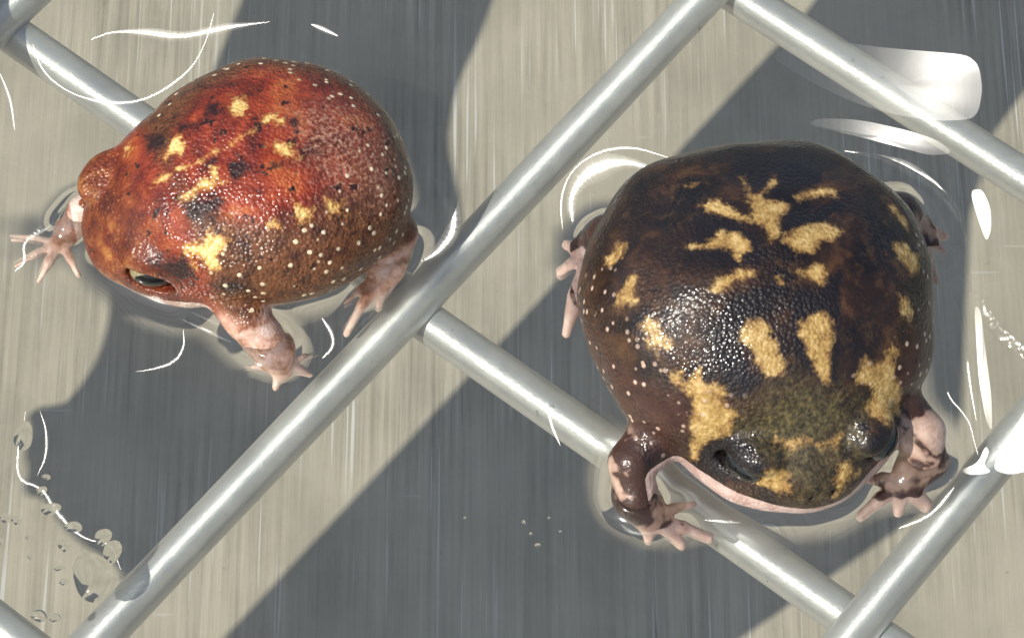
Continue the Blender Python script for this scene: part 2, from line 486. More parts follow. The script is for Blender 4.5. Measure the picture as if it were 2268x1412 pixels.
F2_YELLOW = [
    [(0.413, -0.178), (0.459, -0.104), (0.568, -0.086), (0.661, -0.068), (0.777, -0.03), (0.851, -0.05), (0.846, -0.169), (0.789, -0.246), (0.658, -0.268), (0.546, -0.331), (0.479, -0.327), (0.406, -0.251)],
    [(0.439, 0.216), (0.423, 0.342), (0.535, 0.402), (0.695, 0.369), (0.799, 0.343), (0.947, 0.33), (0.976, 0.292), (0.879, 0.209), (0.699, 0.147), (0.581, 0.106), (0.5, 0.123)],
    [(-0.745, -0.04), (-0.723, 0.008), (-0.573, 0.025), (-0.618, 0.14), (-0.704, 0.203), (-0.66, 0.205), (-0.539, 0.075), (-0.46, 0.225), (-0.416, 0.23), (-0.298, 0.129), (-0.196, 0.112), (-0.128, 0.043), (-0.23, 0.026), (-0.348, -0.043), (-0.49, -0.025), (-0.613, -0.025)],
    [(-0.559, -0.347), (-0.578, -0.237), (-0.49, -0.175), (-0.413, -0.093), (-0.331, -0.026), (-0.315, -0.06), (-0.381, -0.128), (-0.428, -0.228), (-0.489, -0.324)],
    [(-0.509, 0.297), (-0.549, 0.403), (-0.57, 0.523), (-0.522, 0.604), (-0.479, 0.579), (-0.486, 0.455), (-0.477, 0.328)],
    [(-0.255, -0.507), (-0.262, -0.384), (-0.314, -0.295), (-0.272, -0.171), (-0.162, -0.089), (-0.095, -0.114), (-0.094, -0.184), (-0.024, -0.203), (-0.059, -0.237), (-0.147, -0.254), (-0.185, -0.377), (-0.211, -0.456)],
    [(-0.179, 0.146), (-0.264, 0.3), (-0.262, 0.468), (-0.176, 0.574), (-0.11, 0.515), (-0.076, 0.408), (-0.006, 0.325), (-0.024, 0.22), (-0.111, 0.13)],
    [(0.132, -0.46), (0.069, -0.378), (0.011, -0.255), (0.05, -0.134), (0.101, -0.135), (0.107, -0.276), (0.165, -0.311), (0.169, -0.396)],
    [(0.12, 0.19), (0.082, 0.294), (0.064, 0.397), (0.148, 0.399), (0.246, 0.353), (0.192, 0.262)],
    [(0.132, 0.027), (0.142, 0.082), (0.219, 0.064), (0.207, 0.027)],
    [(-0.75, -0.388), (-0.764, -0.308), (-0.709, -0.327), (-0.723, -0.374)],
    [(-0.401, -1.033), (-0.466, -0.972), (-0.505, -0.896), (-0.458, -0.847), (-0.378, -0.895), (-0.348, -0.957), (-0.351, -1.023)],
    [(-0.057, -1.065), (-0.123, -1.032), (-0.204, -0.919), (-0.188, -0.872), (-0.074, -0.911), (-0.007, -0.934), (-0.023, -0.981), (-0.006, -1.048)],
    [(0.164, -0.967), (0.148, -0.896), (0.2, -0.834), (0.299, -0.844), (0.396, -0.807), (0.419, -0.85), (0.395, -0.895), (0.442, -0.931), (0.365, -0.933), (0.289, -0.951), (0.222, -0.944)],
    [(0.569, -0.886), (0.604, -0.808), (0.676, -0.789), (0.619, -0.672), (0.637, -0.651), (0.741, -0.681), (0.813, -0.52), (0.875, -0.53), (0.898, -0.574), (1.046, -0.477), (1.112, -0.527), (1.196, -0.572), (1.194, -0.779), (1.24, -0.906), (1.316, -0.948), (1.288, -1.036), (1.098, -0.963), (1.102, -0.9), (0.947, -0.864), (0.817, -0.815), (0.74, -0.853), (0.636, -0.906)],
    [(0.631, 0.832), (0.651, 0.872), (0.677, 0.921), (0.753, 0.865), (0.871, 0.907), (1.004, 1.025), (1.172, 1.095), (1.175, 0.715), (1.159, 0.638), (1.106, 0.638), (0.99, 0.701), (0.934, 0.513), (0.833, 0.576), (0.748, 0.616), (0.786, 0.687), (0.755, 0.772)],
    [(-0.11, 0.887), (-0.121, 0.982), (-0.074, 1.108), (0.028, 1.114), (0.115, 1.039), (0.044, 0.951), (-0.023, 0.91)],
    [(0.267, 0.878), (0.292, 0.967), (0.373, 1.031), (0.453, 0.988), (0.425, 0.918), (0.372, 0.875)],
    [(-0.419, 0.912), (-0.432, 0.972), (-0.328, 1.057), (-0.25, 1.033), (-0.311, 0.951)],
    [(1.387, -0.238), (1.489, -0.099), (1.591, -0.091), (1.575, -0.206), (1.548, -0.314), (1.542, -0.389), (1.385, -0.3)],
    [(1.445, 0.332), (1.442, 0.414), (1.479, 0.448), (1.514, 0.566), (1.547, 0.43), (1.562, 0.341), (1.619, 0.241), (1.508, 0.249)],
    [(1.301, -0.239), (1.331, -0.011), (1.322, 0.118), (1.352, 0.179), (1.29, 0.421), (1.361, 0.342), (1.376, 0.157), (1.354, 0.054), (1.373, -0.07), (1.323, -0.227)],
]
F2_BLACK = [
    [(0.397, -0.54), (0.281, -0.387), (0.14, -0.171), (0.218, -0.046), (0.364, -0.028), (0.401, -0.178), (0.479, -0.327), (0.582, -0.371), (0.783, -0.285), (0.887, -0.25), (0.935, -0.413), (0.781, -0.502), (0.629, -0.555)],
    [(0.42, 0.047), (0.248, 0.155), (0.247, 0.317), (0.129, 0.496), (0.205, 0.521), (0.396, 0.429), (0.529, 0.437), (0.744, 0.378), (0.925, 0.388), (0.979, 0.273), (0.882, 0.177), (0.687, 0.067), (0.568, 0.086)],
    [(1.323, -1.022), (1.187, -0.847), (1.183, -0.612), (1.207, -0.504), (1.266, -0.42), (1.369, -0.274), (1.525, -0.527), (1.461, -0.85)],
    [(1.231, 0.538), (1.176, 0.625), (1.167, 1.121), (1.302, 1.081), (1.317, 0.618), (1.336, 0.504)],
    [(-0.488, -0.391), (-0.381, -0.196), (-0.18, -0.009), (-0.024, 0.009), (0.028, -0.133), (-0.041, -0.387), (-0.202, -0.524), (-0.343, -0.445)],
    [(-0.179, 0.129), (-0.383, 0.231), (-0.448, 0.597), (-0.386, 0.666), (-0.261, 0.488), (-0.251, 0.254)],
    [(-0.752, -0.089), (-0.984, 0.023), (-0.928, 0.346), (-0.799, 0.663), (-0.586, 0.491), (-0.546, 0.248), (-0.721, 0.218), (-0.6, 0.041), (-0.765, -0.008)],
]
F2_OLIVE = [
    [(1.206, -0.55), (1.079, -0.43), (0.989, -0.215), (0.975, -0.051), (0.949, 0.23), (1.011, 0.375), (1.136, 0.592), (1.185, 0.613), (1.231, 0.583), (1.349, 0.504), (1.449, 0.298), (1.577, 0.109), (1.568, -0.01), (1.497, -0.112), (1.373, -0.312), (1.266, -0.44)],
]
#MARKS_END

# ------------------------------------------------------------------ skin
def mat_skin(name, kind):
    m, t, out = new_mat(name); b = NB(t)
    v = b.cm()
    big = b.noise(v, 1.6, 4, .6, .4)
    mid = b.noise(v, 4.5, 4, .62, .3)
    fin = b.noise(v, 16, 3, .6)
    wob = b.math('MULTIPLY', b.math('SUBTRACT', mid, .5), .22)
    wob2 = b.math('MULTIPLY', b.math('SUBTRACT', fin, .5), .10)
    def edge(nm, soft=.03, w=1.0, off=0.0):
        e = b.math('ADD', b.attr(nm), b.math('MULTIPLY', b.math('ADD', wob, wob2), w))
        return b.smooth(e, -soft - off, soft - off)
    vor = b.n('ShaderNodeTexVoronoi', {'Vector': v, 'Scale': 5.4, 'Randomness': .95}, feature='F1')
    dsz = b.noise(v, 3.0, 1, .5)
    dots = b.math('MULTIPLY', b.math('SUBTRACT', 1.0, b.smooth(vor.outputs['Distance'], .13, .25)), b.attr('dotty'))
    dots = b.math('MULTIPLY', dots, b.smooth(dsz, .22, .40)) if kind == 1 else dots
    vb = b.n('ShaderNodeTexVoronoi', {'Vector': v, 'Scale': 17.0, 'Randomness': 1.0}, feature='F1')
    rough_zone = b.ramp(b.noise(v, .9, 2, .5), [(.36, .35), (.60, 1.2)])
    gran = b.math('MULTIPLY', b.math('SUBTRACT', .6, vb.outputs['Distance']), rough_zone)
    if kind == 1:
        col = b.ramp(big, [(.30, (.045, .010, .006)), (.45, (.18, .021, .008)), (.58, (.31, .046, .014)), (.72, (.46, .13, .035))])
        brown = b.ramp(mid, [(.35, (.055, .018, .008)), (.65, (.19, .07, .024))])
        col = b.mix(b.attr('flank'), col, brown)
        hd = b.ramp(b.math('ADD', b.math('MULTIPLY', big, .6), b.math('MULTIPLY', mid, .4)), [(.42, (.05, .012, .005)), (.52, (.14, .036, .010)), (.64, (.40, .18, .04))])
        col = b.mix(b.attr('head'), col, hd)
        col = b.mix(b.math('MULTIPLY', edge('back', .28, 2.0), .75), col, b.ramp(fin, [(.38, (.07, .025, .015)), (.52, (.26, .10, .06)), (.66, (.52, .34, .24))]))
        col = b.mix(b.math('MULTIPLY', b.smooth(fin, .62, .70), .6), col, (.46, .17, .05))
        col = b.mix(b.smooth(mid, .60, .66), col, (.03, .008, .005))
        col = b.mix(b.math('MULTIPLY', edge('black', .06, 1.6), .92), col, (.014, .006, .005))
        yel = b.mix(b.smooth(b.math('ADD', b.attr('yellow'), b.math('MULTIPLY', wob, 1.5)), -.02, .09), b.ramp(fin, [(.3, (.34, .12, .025)), (.7, (.60, .28, .06))]), b.ramp(fin, [(.3, (.70, .42, .10)), (.7, (.90, .70, .30))]))
        col = b.mix(edge('yellow', .04, 1.1, -.01), col, yel)
        col = b.mix(dots, col, (.80, .64, .42))
        limb = b.ramp(mid, [(.35, (.28, .12, .06)), (.50, (.56, .33, .24)), (.66, (.72, .52, .44))])
        col = b.mix(b.attr('limb'), col, limb)
        pale = b.ramp(mid, [(.3, (.50, .30, .24)), (.7, (.78, .62, .52))])
        dk = (.03, .011, .006)
    else:
        col = b.ramp(big, [(.36, (.007, .004, .0035)), (.52, (.020, .009, .005)), (.64, (.055, .024, .010)), (.76, (.11, .056, .017))])
        col = b.mix(b.math('MULTIPLY', b.smooth(mid, .5, .7), .35), col, (.11, .055, .018))
        brown = b.ramp(mid, [(.3, (.028, .010, .007)), (.7, (.065, .026, .016))])
        col = b.mix(b.attr('flank'), col, brown)
        ol = b.ramp(b.math('ADD', b.math('MULTIPLY', fin, .55), b.math('MULTIPLY', mid, .45)), [(.36, (.018, .014, .008)), (.5, (.062, .048, .019)), (.66, (.15, .115, .045))])
        col = b.mix(edge('back', .24, 1.8), col, ol)
        col = b.mix(edge('black', .035, 1.0), col, (.009, .006, .006))
        yel = b.mix(b.smooth(b.math('ADD', b.attr('yellow'), b.math('MULTIPLY', wob, 1.5)), -.02, .08), b.ramp(fin, [(.3, (.16, .08, .022)), (.7, (.36, .21, .065))]), b.ramp(b.math('ADD', b.math('MULTIPLY', fin, .5), b.math('MULTIPLY', mid, .5)), [(.36, (.24, .14, .04)), (.5, (.42, .27, .085)), (.64, (.58, .42, .19))]))
        col = b.mix(edge('yellow', .028, .6, -.006), col, yel)
        col = b.mix(b.math('MULTIPLY', dots, .8), col, (.62, .45, .34))
        limb = b.ramp(b.noise(v, 1.7, 3, .55, .3), [(.50, (.05, .022, .014)), (.545, (.34, .22, .16)), (.7, (.58, .42, .34))])
        col = b.mix(b.attr('limb'), col, limb)
        pale = b.ramp(mid, [(.3, (.40, .25, .21)), (.7, (.62, .47, .41))])
    pf = b.smooth(b.math('ADD', b.attr('pale'), b.math('MULTIPLY', wob, .8)), .45, .58)
    col = b.mix(pf, col, pale)
    hgt = b.math('ADD', b.math('MULTIPLY', gran, b.math('SUBTRACT', 1.0, b.math('MULTIPLY', b.attr('limb'), .7))), b.math('ADD', b.math('MULTIPLY', fin, .5), b.math('MULTIPLY', dots, .5)))
    bm = b.n('ShaderNodeBump', {'Strength': .5 if kind == 1 else .36, 'Distance': .0005, 'Height': hgt})
    wet = b.noise(v, 2.2, 3, .6)
    rg = b.ramp(wet, [(.35, .06), (.65, .2)])
    p = b.n('ShaderNodeBsdfPrincipled', {'Base Color': col, 'Roughness': .5, 'Normal': bm.outputs[0],
            'Coat Weight': .6, 'Coat Roughness': rg, 'Subsurface Weight': 0.0})
    p.inputs['Specular IOR Level'].default_value = .25
    t.links.new(bm.outputs[0], p.inputs['Coat Normal'])
    t.links.new(p.outputs[0], out.inputs[0]); return m

def mat_eye(name, gold):
    m, t, out = new_mat(name); b = NB(t)
    # eye local frame: x out of the head, y along the head, z up
    tc = b.n('ShaderNodeTexCoord'); sx = b.n('ShaderNodeSeparateXYZ', {0: tc.outputs['Object']})
    y = b.math('MULTIPLY', sx.outputs[1], 100); z = b.math('MULTIPLY', sx.outputs[2], 100)
    d = b.math('SQRT', b.math('ADD', b.math('POWER', b.math('MULTIPLY', y, .75), 2), b.math('POWER', b.math('MULTIPLY', b.math('ADD', z, .03), 1.5), 2)))
    n = b.noise(b.cm((1, 1, 1)), 14, 3, .6)
    iris = b.ramp(n, [(.3, tuple(g * .35 for g in gold)), (.7, gold)])
    f = b.smooth(d, .225, .24)
    col = b.mix(f, (.004, .004, .004), iris)
    col = b.mix(b.smooth(d, .29, .32), col, (.006, .005, .005))
    p = b.n('ShaderNodeBsdfPrincipled', {'Base Color': col, 'Roughness': .06, 'Coat Weight': .6, 'Coat Roughness': .02})
    t.links.new(p.outputs[0], out.inputs[0]); return m

HG = .034
ZW = .46                                     # water level above the tub floor

# ------------------------------------------------------------------ frog building
def finish(field, name, loc, rz, mat, label, attrs, eyes, emat):
    fr = np.random.default_rng(int(abs(loc[0]) * 100))
    for fq, am, cnt in ((1.1, .022, 6), (2.6, .010, 8), (5.5, .004, 8)):
        for _ in range(cnt):
            kv = fr.normal(size=3); kv *= fq / np.linalg.norm(kv) * fr.uniform(.7, 1.3)
            field.F += (am / math.sqrt(cnt / 2) * np.sin(field.P @ kv.astype(np.float32) * 2 + fr.uniform(0, 6.28))).astype(np.float32)
    V, Q = field.mesh(); V = relax(V, Q, 2, .4)
    root = tag(empty(name, loc, rz), label, 'frog')
    o = mesh_obj('body', V, Q, mat, root)
    for k, val in attrs(V).items(): set_attr(o, k, val)
    for (c, r, yaw, pitch) in eyes:
        v, f = blob((0, 0, 0), r, 20, 32)
        e = mesh_obj('eye', v, f, emat, root)
        e.location = Vector(c) * S
        e.rotation_euler = (0, pitch, yaw)
    return root, field

def sstep(x, a, b):
    t_ = np.clip((x - a) / (b - a), 0, 1); return t_ * t_ * (3 - 2 * t_)

# --- the red-brown frog, seen from its left
C1 = (-3.88, 1.42, 0); A1 = math.radians(180 + 24)
f1 = Field((-3.0, -3.0, -.1), (4.0, 3.2, 3.3), HG)
f1.ell((-.38, 0, 1.32), (1.98, 1.98, 1.32), .2)
f1.ell((-1.2, .1, 1.25), (1.15, 1.5, 1.15), .3)
f1.ell((.55, -.12, 1.2), (1.32, 1.58, 1.06), .4)
f1.ell((1.0, -.16, 1.16), (1.15, 1.28, .88), .35)
f1.ell((1.15, -.2, .88), (1.1, 1.3, .55), .3)                # cheeks
f1.ell((1.46, -.22, 1.02), (.92, .98, .64), .36)               # head
f1.ell((2.0, -.22, .90), (.48, .60, .42), .2)              # snout
f1.ell((.8, -.1, .66), (1.25, 1.25, .5), .25)                # throat
def eye_set(fd, ex, ez, mid, turn, skew=0, k=1.0, lim=.9, br=1.0):
    """brows, openings and eyeballs on both sides; returns eye placements"""
    out = []
    for sg in (1, -1):
        ys = mid + np.arange(0, 2.2, .02) * sg
        xe = ex - skew * sg
        i = int(round((xe - fd.lo[0]) / fd.h)); kz = int(round((ez - fd.lo[2]) / fd.h))
        js = np.clip(np.round((ys - fd.lo[1]) / fd.h).astype(int), 0, fd.n[1] - 1)
        y0 = ys[np.argmax(fd.F[i, js, kz] > 0)]
        y0 = mid + sg * min(abs(y0 - mid), lim)
        out.append((xe, y0, ez, sg))
    for ex_, y0, ez_, sg in out:
        fd.ell((ex_ - .08, y0 - .10 * sg, ez_ + .22 * br), (.46 * k * br, .34 * k * br, .26 * k * br), .11, ax=rotz(-turn * sg))
    for ex_, y0, ez_, sg in out:
        fd.ell((ex_ + .03, y0 + .13 * sg, ez_ - .02), (.40 * k, .34 * k, .17 * k), .04, ax=rotz(-turn * sg), sub=True)
    return [((ex_, y0 + .05 * sg, ez_ + .0), (.25 * k, .34 * k, .23 * k), math.pi / 2 * sg - turn * sg, -.25) for ex_, y0, ez_, sg in out]
eyes1 = eye_set(f1, 1.80, 1.22, -.22, .35, .10, 1.10, .83)
for yy in (-.05, -.45):
    f1.ell((2.48, yy, 1.06), (.07, .05, .05), .03, sub=True)  # nostrils
def toes(fd, base, tips, r0=.1, r1=.065, k=.06):
    for tp in tips:
        mid = [(base[i] * .45 + tp[i] * .55) for i in range(3)]; mid[2] += .06
        fd.limb([(*base, r0), (*mid, (r0 + r1) / 2 * .9), (*tp, r1)], k)
f1.limb([(.85, 1.05, .95, .40), (.72, 1.72, .78, .33), (.52, 2.2, .30, .30), (.48, 2.38, .16, .20)], .12)
toes(f1, (.45, 2.32, .07), [(-.1, 2.34, .1), (.12, 2.6, .08), (.68, 2.58, .08), (1.0, 2.12, .08)], .12, .07)
f1.limb([(1.5, -.85, .85, .36), (2.2, -1.08, .55, .26), (2.62, -.92, .25, .19)], .12)
toes(f1, (2.68, -.9, .18), [(3.42, -.9, .08), (3.2, -.52, .08), (2.62, -.36, .1), (3.3, -1.35, .08)], .11, .06)
f1.limb([(-1.3, .9, .9, .6), (-1.82, 1.2, .72, .32), (-1.5, 1.55, .3, .22), (-1.36, 1.68, .16, .17)], .18)
toes(f1, (-1.42, 1.6, .2), [(-.78, 1.74, .1), (-.62, 2.16, .08), (-1.22, 1.95, .08)], .12, .055)
f1.limb([(-1.3, -.9, .9, .6), (-1.7, -1.5, .6, .3), (-1.2, -1.9, .25, .2)], .18)
toes(f1, (-1.2, -1.85, .2), [(-.6, -2.05, .1), (-.8, -2.35, .08)], .12, .055)
def attrs1(V):
    x, y, z = V.T
    X = az(V)
    th = np.linalg.norm(X, axis=1)
    rad = np.hypot(x * .95, y)
    limb = np.maximum.reduce([
        sstep(y, 1.45, 1.75) * sstep(z, 1.1, .9) * (x > -.3),
        sstep(x + .2 * -y, 2.5, 2.75) * sstep(z, 1.0, .8) * (y < -.2),
        sstep(-y, 1.7, 1.9) * sstep(z, .9, .7),
        sstep(y, 1.2, 1.45) * sstep(z, .95, .7) * (x < -.7)])
    belly = sstep(z, .95, .62) * (1 - limb)
    lip = sstep(x, 1.0, 1.3) * sstep(z - .12 * (2.2 - x), .90, .74) * (1 - limb)
    tips = limb * sstep(z, .34, .16) * .9
    flank = sstep(th + .12 * x, .72, 1.0) * sstep(x, 1.3, .95) * (1 - limb)
    dotty = sstep(th - .06 * x, .92, 1.05) * sstep(x, 1.25, 1.0) * (1 - limb)
    head = .75 * sstep(x, 1.1, 2.0) * (1 - limb)
    return dict(pale=np.maximum.reduce([belly, lip, tips]), flank=flank, dotty=dotty, head=head, limb=limb,
                yellow=marks(X, F1_YELLOW), black=marks(X, F1_BLACK), back=marks(X, F1_PALE))
M_skin1 = mat_skin('red_brown_skin', 1)
M_eye1 = mat_eye('dark_gold_eye', (.42, .38, .20))
frog1, f1 = finish(f1, 'rain_frog', C1, A1, M_skin1, 'smaller red-brown frog with yellow flecks and white dotted flank, facing left', attrs1,
                   eyes1, M_eye1)

# --- the big dark frog, facing the camera
C2 = (3.58, -.89, 0); A2 = math.radians(-90 + 11)
f2 = Field((-3.6, -3.4, -.1), (3.7, 3.6, 3.6), HG)
f2.ell((-.45, 0, 1.56), (2.28, 2.58, 1.56), .2)
f2.ell((-1.55, .78, 1.40), (1.1, 1.15, 1.2), .3)
f2.ell((-1.55, -.78, 1.40), (1.1, 1.15, 1.2), .3)
f2.ell((.62, .05, 1.32), (1.40, 2.28, 1.16), .4)
f2.ell((1.18, .12, .86), (1.20, 1.72, .56), .3)               # cheeks
f2.ell((1.72, .22, 1.06), (.96, 1.1, .68), .38)                  # head
f2.ell((2.26, .27, .92), (.46, .66, .44), .2)                 # snout
f2.ell((1.1, .1, .68), (1.55, 1.65, .46), .22)                 # throat
eyes2 = eye_set(f2, 2.08, 1.27, .26, .5, 0, 1.0, .94, 1.06)
for s_ in (1, -1):
    f2.ell((2.68, .27 + .17 * s_, 1.06), (.10, .06, .06), .03, sub=True)
f2.limb([(1.1, -1.6, .95, .45), (1.55, -2.2, .78, .34), (1.95, -2.22, .48, .29), (2.2, -2.08, .28, .23)], .14)
toes(f2, (2.2, -2.08, .24), [(2.1, -1.42, .22), (2.6, -1.3, .1), (2.62, -1.7, .08), (2.45, -2.15, .08)], .12, .065)
f2.limb([(1.2, 1.5, .95, .45), (1.85, 1.95, .75, .33), (2.12, 1.95, .48, .27), (2.32, 1.65, .28, .21)], .14)
toes(f2, (2.38, 1.55, .26), [(2.66, .9, .1), (2.68, 1.45, .08), (2.2, 1.1, .28), (2.68, 1.85, .08)], .115, .062)
f2.limb([(-1.6, -1.4, .8, .7), (-2.35, -1.75, .5, .36), (-2.3, -2.05, .28, .22)], .2)
toes(f2, (-2.2, -2.05, .24), [(-1.1, -2.62, .1), (-2.1, -2.5, .1), (-2.5, -2.3, .15)], .11, .055)
f2.limb([(-1.5, 1.6, .8, .7), (-1.9, 2.55, .5, .36), (-1.7, 2.8, .28, .22)], .2)
toes(f2, (-1.7, 2.75, .24), [(-1.3, 3.15, .2), (-.9, 2.95, .1), (-1.6, 3.2, .1)], .14, .06)

def attrs2(V):
    x, y, z = V.T
    X = az(V)
    ay = np.abs(y)
    limb = np.maximum.reduce([
        sstep(ay, 2.0, 2.2) * sstep(x, 1.0, 1.3) * sstep(z, 1.25, 1.1),
        sstep(y, 1.5, 1.65) * sstep(x, 1.55, 1.75) * sstep(z, 1.25, 1.1),
        sstep(x, 1.95, 2.05) * sstep(ay, 1.1, 1.25) * sstep(z, .75, .6),
        sstep(x + .45 * ay, 2.95, 3.05) * sstep(z, .5, .4),
        sstep(ay, 2.3, 2.5) * sstep(z, .8, .6),
        sstep(-x, 2.2, 2.4) * sstep(z, .6, .4)])
    belly = sstep(z, .70, .35) * (1 - limb)
    lip = sstep(x, 1.3, 1.6) * sstep(z - .10 * (2.5 - x), .95, .80) * (1 - limb)
    tips = limb * sstep(z, .40, .22)
    flank = sstep(z - .18 * x, 2.05, 1.7) * sstep(x, 1.75, 1.5) * (1 - limb)
    return dict(pale=np.maximum.reduce([belly, lip, tips]), flank=flank, dotty=sstep(np.linalg.norm(X, axis=1), .95, 1.15) * sstep(x, -1.2, -.6) * sstep(x, 1.75, 1.5) * (1 - limb), head=flank * 0, limb=limb,
                yellow=marks(X, F2_YELLOW), black=marks(X, F2_BLACK), back=marks(X, F2_OLIVE))
M_skin2 = mat_skin('dark_brown_skin', 2)
M_eye2 = mat_eye('black_eye', (.06, .06, .05))
frog2, f2 = finish(f2, 'rain_frog', C2, A2, M_skin2, 'bigger round dark brown frog with tan blotches, facing the camera', attrs2,
                   eyes2, M_eye2)

# ------------------------------------------------------------------ tub
tub = tag(empty('plastic_tub', (0, 0, 0)), 'clear plastic tub holding both frogs and shallow water', 'tub')
TX0, TX1, TY0, TY1 = -9.6, 10.5, -8.5, 10.0
def tub_shell():
    n = 4; rad = 2.0
    def loop(x0, x1, y0, y1, r, z):
        pts = []
        for cx, cy, a0 in ((x1 - r, y1 - r, 0), (x0 + r, y1 - r, 90), (x0 + r, y0 + r, 180), (x1 - r, y0 + r, 270)):
            for k in range(9):
                a = math.radians(a0 + k * 90 / 8); pts.append((cx + r * math.cos(a), cy + r * math.sin(a), z))
        return pts
    rings = [loop(TX0 - .4, TX1 + .4, TY0 - .4, TY1 + .4, 2.4, 3.4), loop(TX0 - .1, TX1 + .1, TY0 - .1, TY1 + .1, 2.1, .5),
             loop(TX0 + .1, TX1 - .1, TY0 + .1, TY1 - .1, 1.9, .1), loop(TX0 + .4, TX1 - .4, TY0 + .4, TY1 - .4, 1.7, 0)]
    out = [loop(TX0 + .4, TX1 - .4, TY0 + .4, TY1 - .4, 1.7, -.1), loop(TX0 + .05, TX1 - .05, TY0 + .05, TY1 - .05, 1.95, -.02),
           loop(TX0 - .2, TX1 + .2, TY0 - .2, TY1 + .2, 2.2, .5), loop(TX0 - .5, TX1 + .5, TY0 - .5, TY1 + .5, 2.5, 3.4)]
    al = rings + out; m = len(rings[0]); v = [p for r in al for p in r]; f = []
    for i in range(len(al)):
        j = (i + 1) % len(al)
        if i == 3: continue
        for k in range(m):
            f.append((i * m + k, i * m + (k + 1) % m, j * m + (k + 1) % m, j * m + k))
    f.append(tuple(range(3 * m, 4 * m))); f.append(tuple(range(4 * m, 5 * m))[::-1])
    return v, f
v, f = tub_shell()
mesh_obj('shell', v, f, M_tub, tub, smooth=False)

# moulded clear ledges and ribs where the tub's floor climbs into its right-hand corner
LEDGES = [   # outline, curvature, where it lies flattest (share of the way along x and y)
    ([(4.45, 4.25, 0.77), (5.21, 4.12, 0.98), (6.2, 3.92, 1.24), (6.79, 3.77, 1.37), (6.97, 3.6, 1.33), (7.02, 3.27, 1.16), (6.96, 2.98, 0.96), (6.85, 2.9, 0.87), (6.4, 2.97, 0.74), (5.81, 3.13, 0.62), (5.08, 3.4, 0.5), (4.55, 3.65, 0.45), (4.15, 3.85, 0.42), (3.88, 4.0, 0.41)], .085, (.84, .62)),
    ([(4.43, 3.05, 0.41), (4.63, 3.11, 0.52), (5.06, 3.06, 0.65), (5.38, 2.98, 0.73), (5.91, 2.79, 0.81), (6.33, 2.58, 0.84), (6.57, 2.34, 0.79), (6.23, 2.39, 0.7), (5.84, 2.57, 0.66), (5.32, 2.78, 0.58), (4.86, 2.92, 0.5)], .10, (.62, .5)),
    ([(6.78, 1.77, 0.73), (6.96, 1.76, 0.8), (7.08, 1.5, 0.69), (7.09, 1.21, 0.53), (7.02, 1.06, 0.41), (6.91, 1.36, 0.54)], .08, (.5, .5)),
    ([(6.65, -0.52, 1.22), (6.74, -0.58, 1.22), (6.81, -1.12, 0.96), (6.89, -1.7, 0.67), (6.89, -2.17, 0.41), (6.8, -1.97, 0.49), (6.72, -1.5, 0.71), (6.68, -0.98, 0.98)], .08, (.5, .5)),
    ([(6.39, -2.75, 0.42), (6.64, -2.7, 0.54), (6.75, -2.49, 0.69), (6.8, -2.58, 0.66), (6.72, -2.74, 0.55), (6.84, -2.85, 0.54), (6.54, -2.84, 0.43)], .08, (.5, .5)),
    ([(6.87, -2.75, 0.41), (6.91, -2.58, 0.52), (7.12, -2.33, 0.74), (7.43, -1.92, 1.07), (7.42, -2.83, 0.59), (7.09, -2.85, 0.45)], .10, (.9, .3)),
    ([(6.22, 0.75, 0.42), (6.37, 0.82, 0.52), (6.48, 0.69, 0.48), (6.35, 0.65, 0.41)], .08, (.5, .5)),
    ([(6.52, 0.62, 0.5), (6.77, 0.82, 0.71), (6.75, 0.56, 0.56), (6.61, 0.4, 0.41)], .08, (.5, .5)),
]
for P, curv, (fx, fy) in LEDGES:
    q = [np.array(p) for p in P]
    for _ in range(2):
        q = [v_ for i in range(len(q)) for v_ in (q[i] * .8 + q[(i + 1) % len(q)] * .2, q[i] * .2 + q[(i + 1) % len(q)] * .8)]
    n = len(q); Q3 = np.array(q); lo, hi = Q3.min(0), Q3.max(0)
    cpt = Q3.mean(0); foc = lo[:2] + (hi[:2] - lo[:2]) * np.array((fx, fy))
    rings = 10; v, f = [], []
    for i in range(rings + 1):
        t_ = max(i / rings, .01)
        for p in q:
            g_ = cpt + (p - cpt) * t_; d2 = ((g_[:2] - foc) ** 2).sum()
            v.append((g_[0], g_[1], g_[2] + curv * d2))
    for i in range(rings):
        for k in range(n):
            a_, b_ = i * n + k, i * n + (k + 1) % n
            f.append((a_, a_ + n, b_ + n, b_))
    f.append(tuple(range(n)))
    mesh_obj('ledge', v, f, M_ledge, tub)

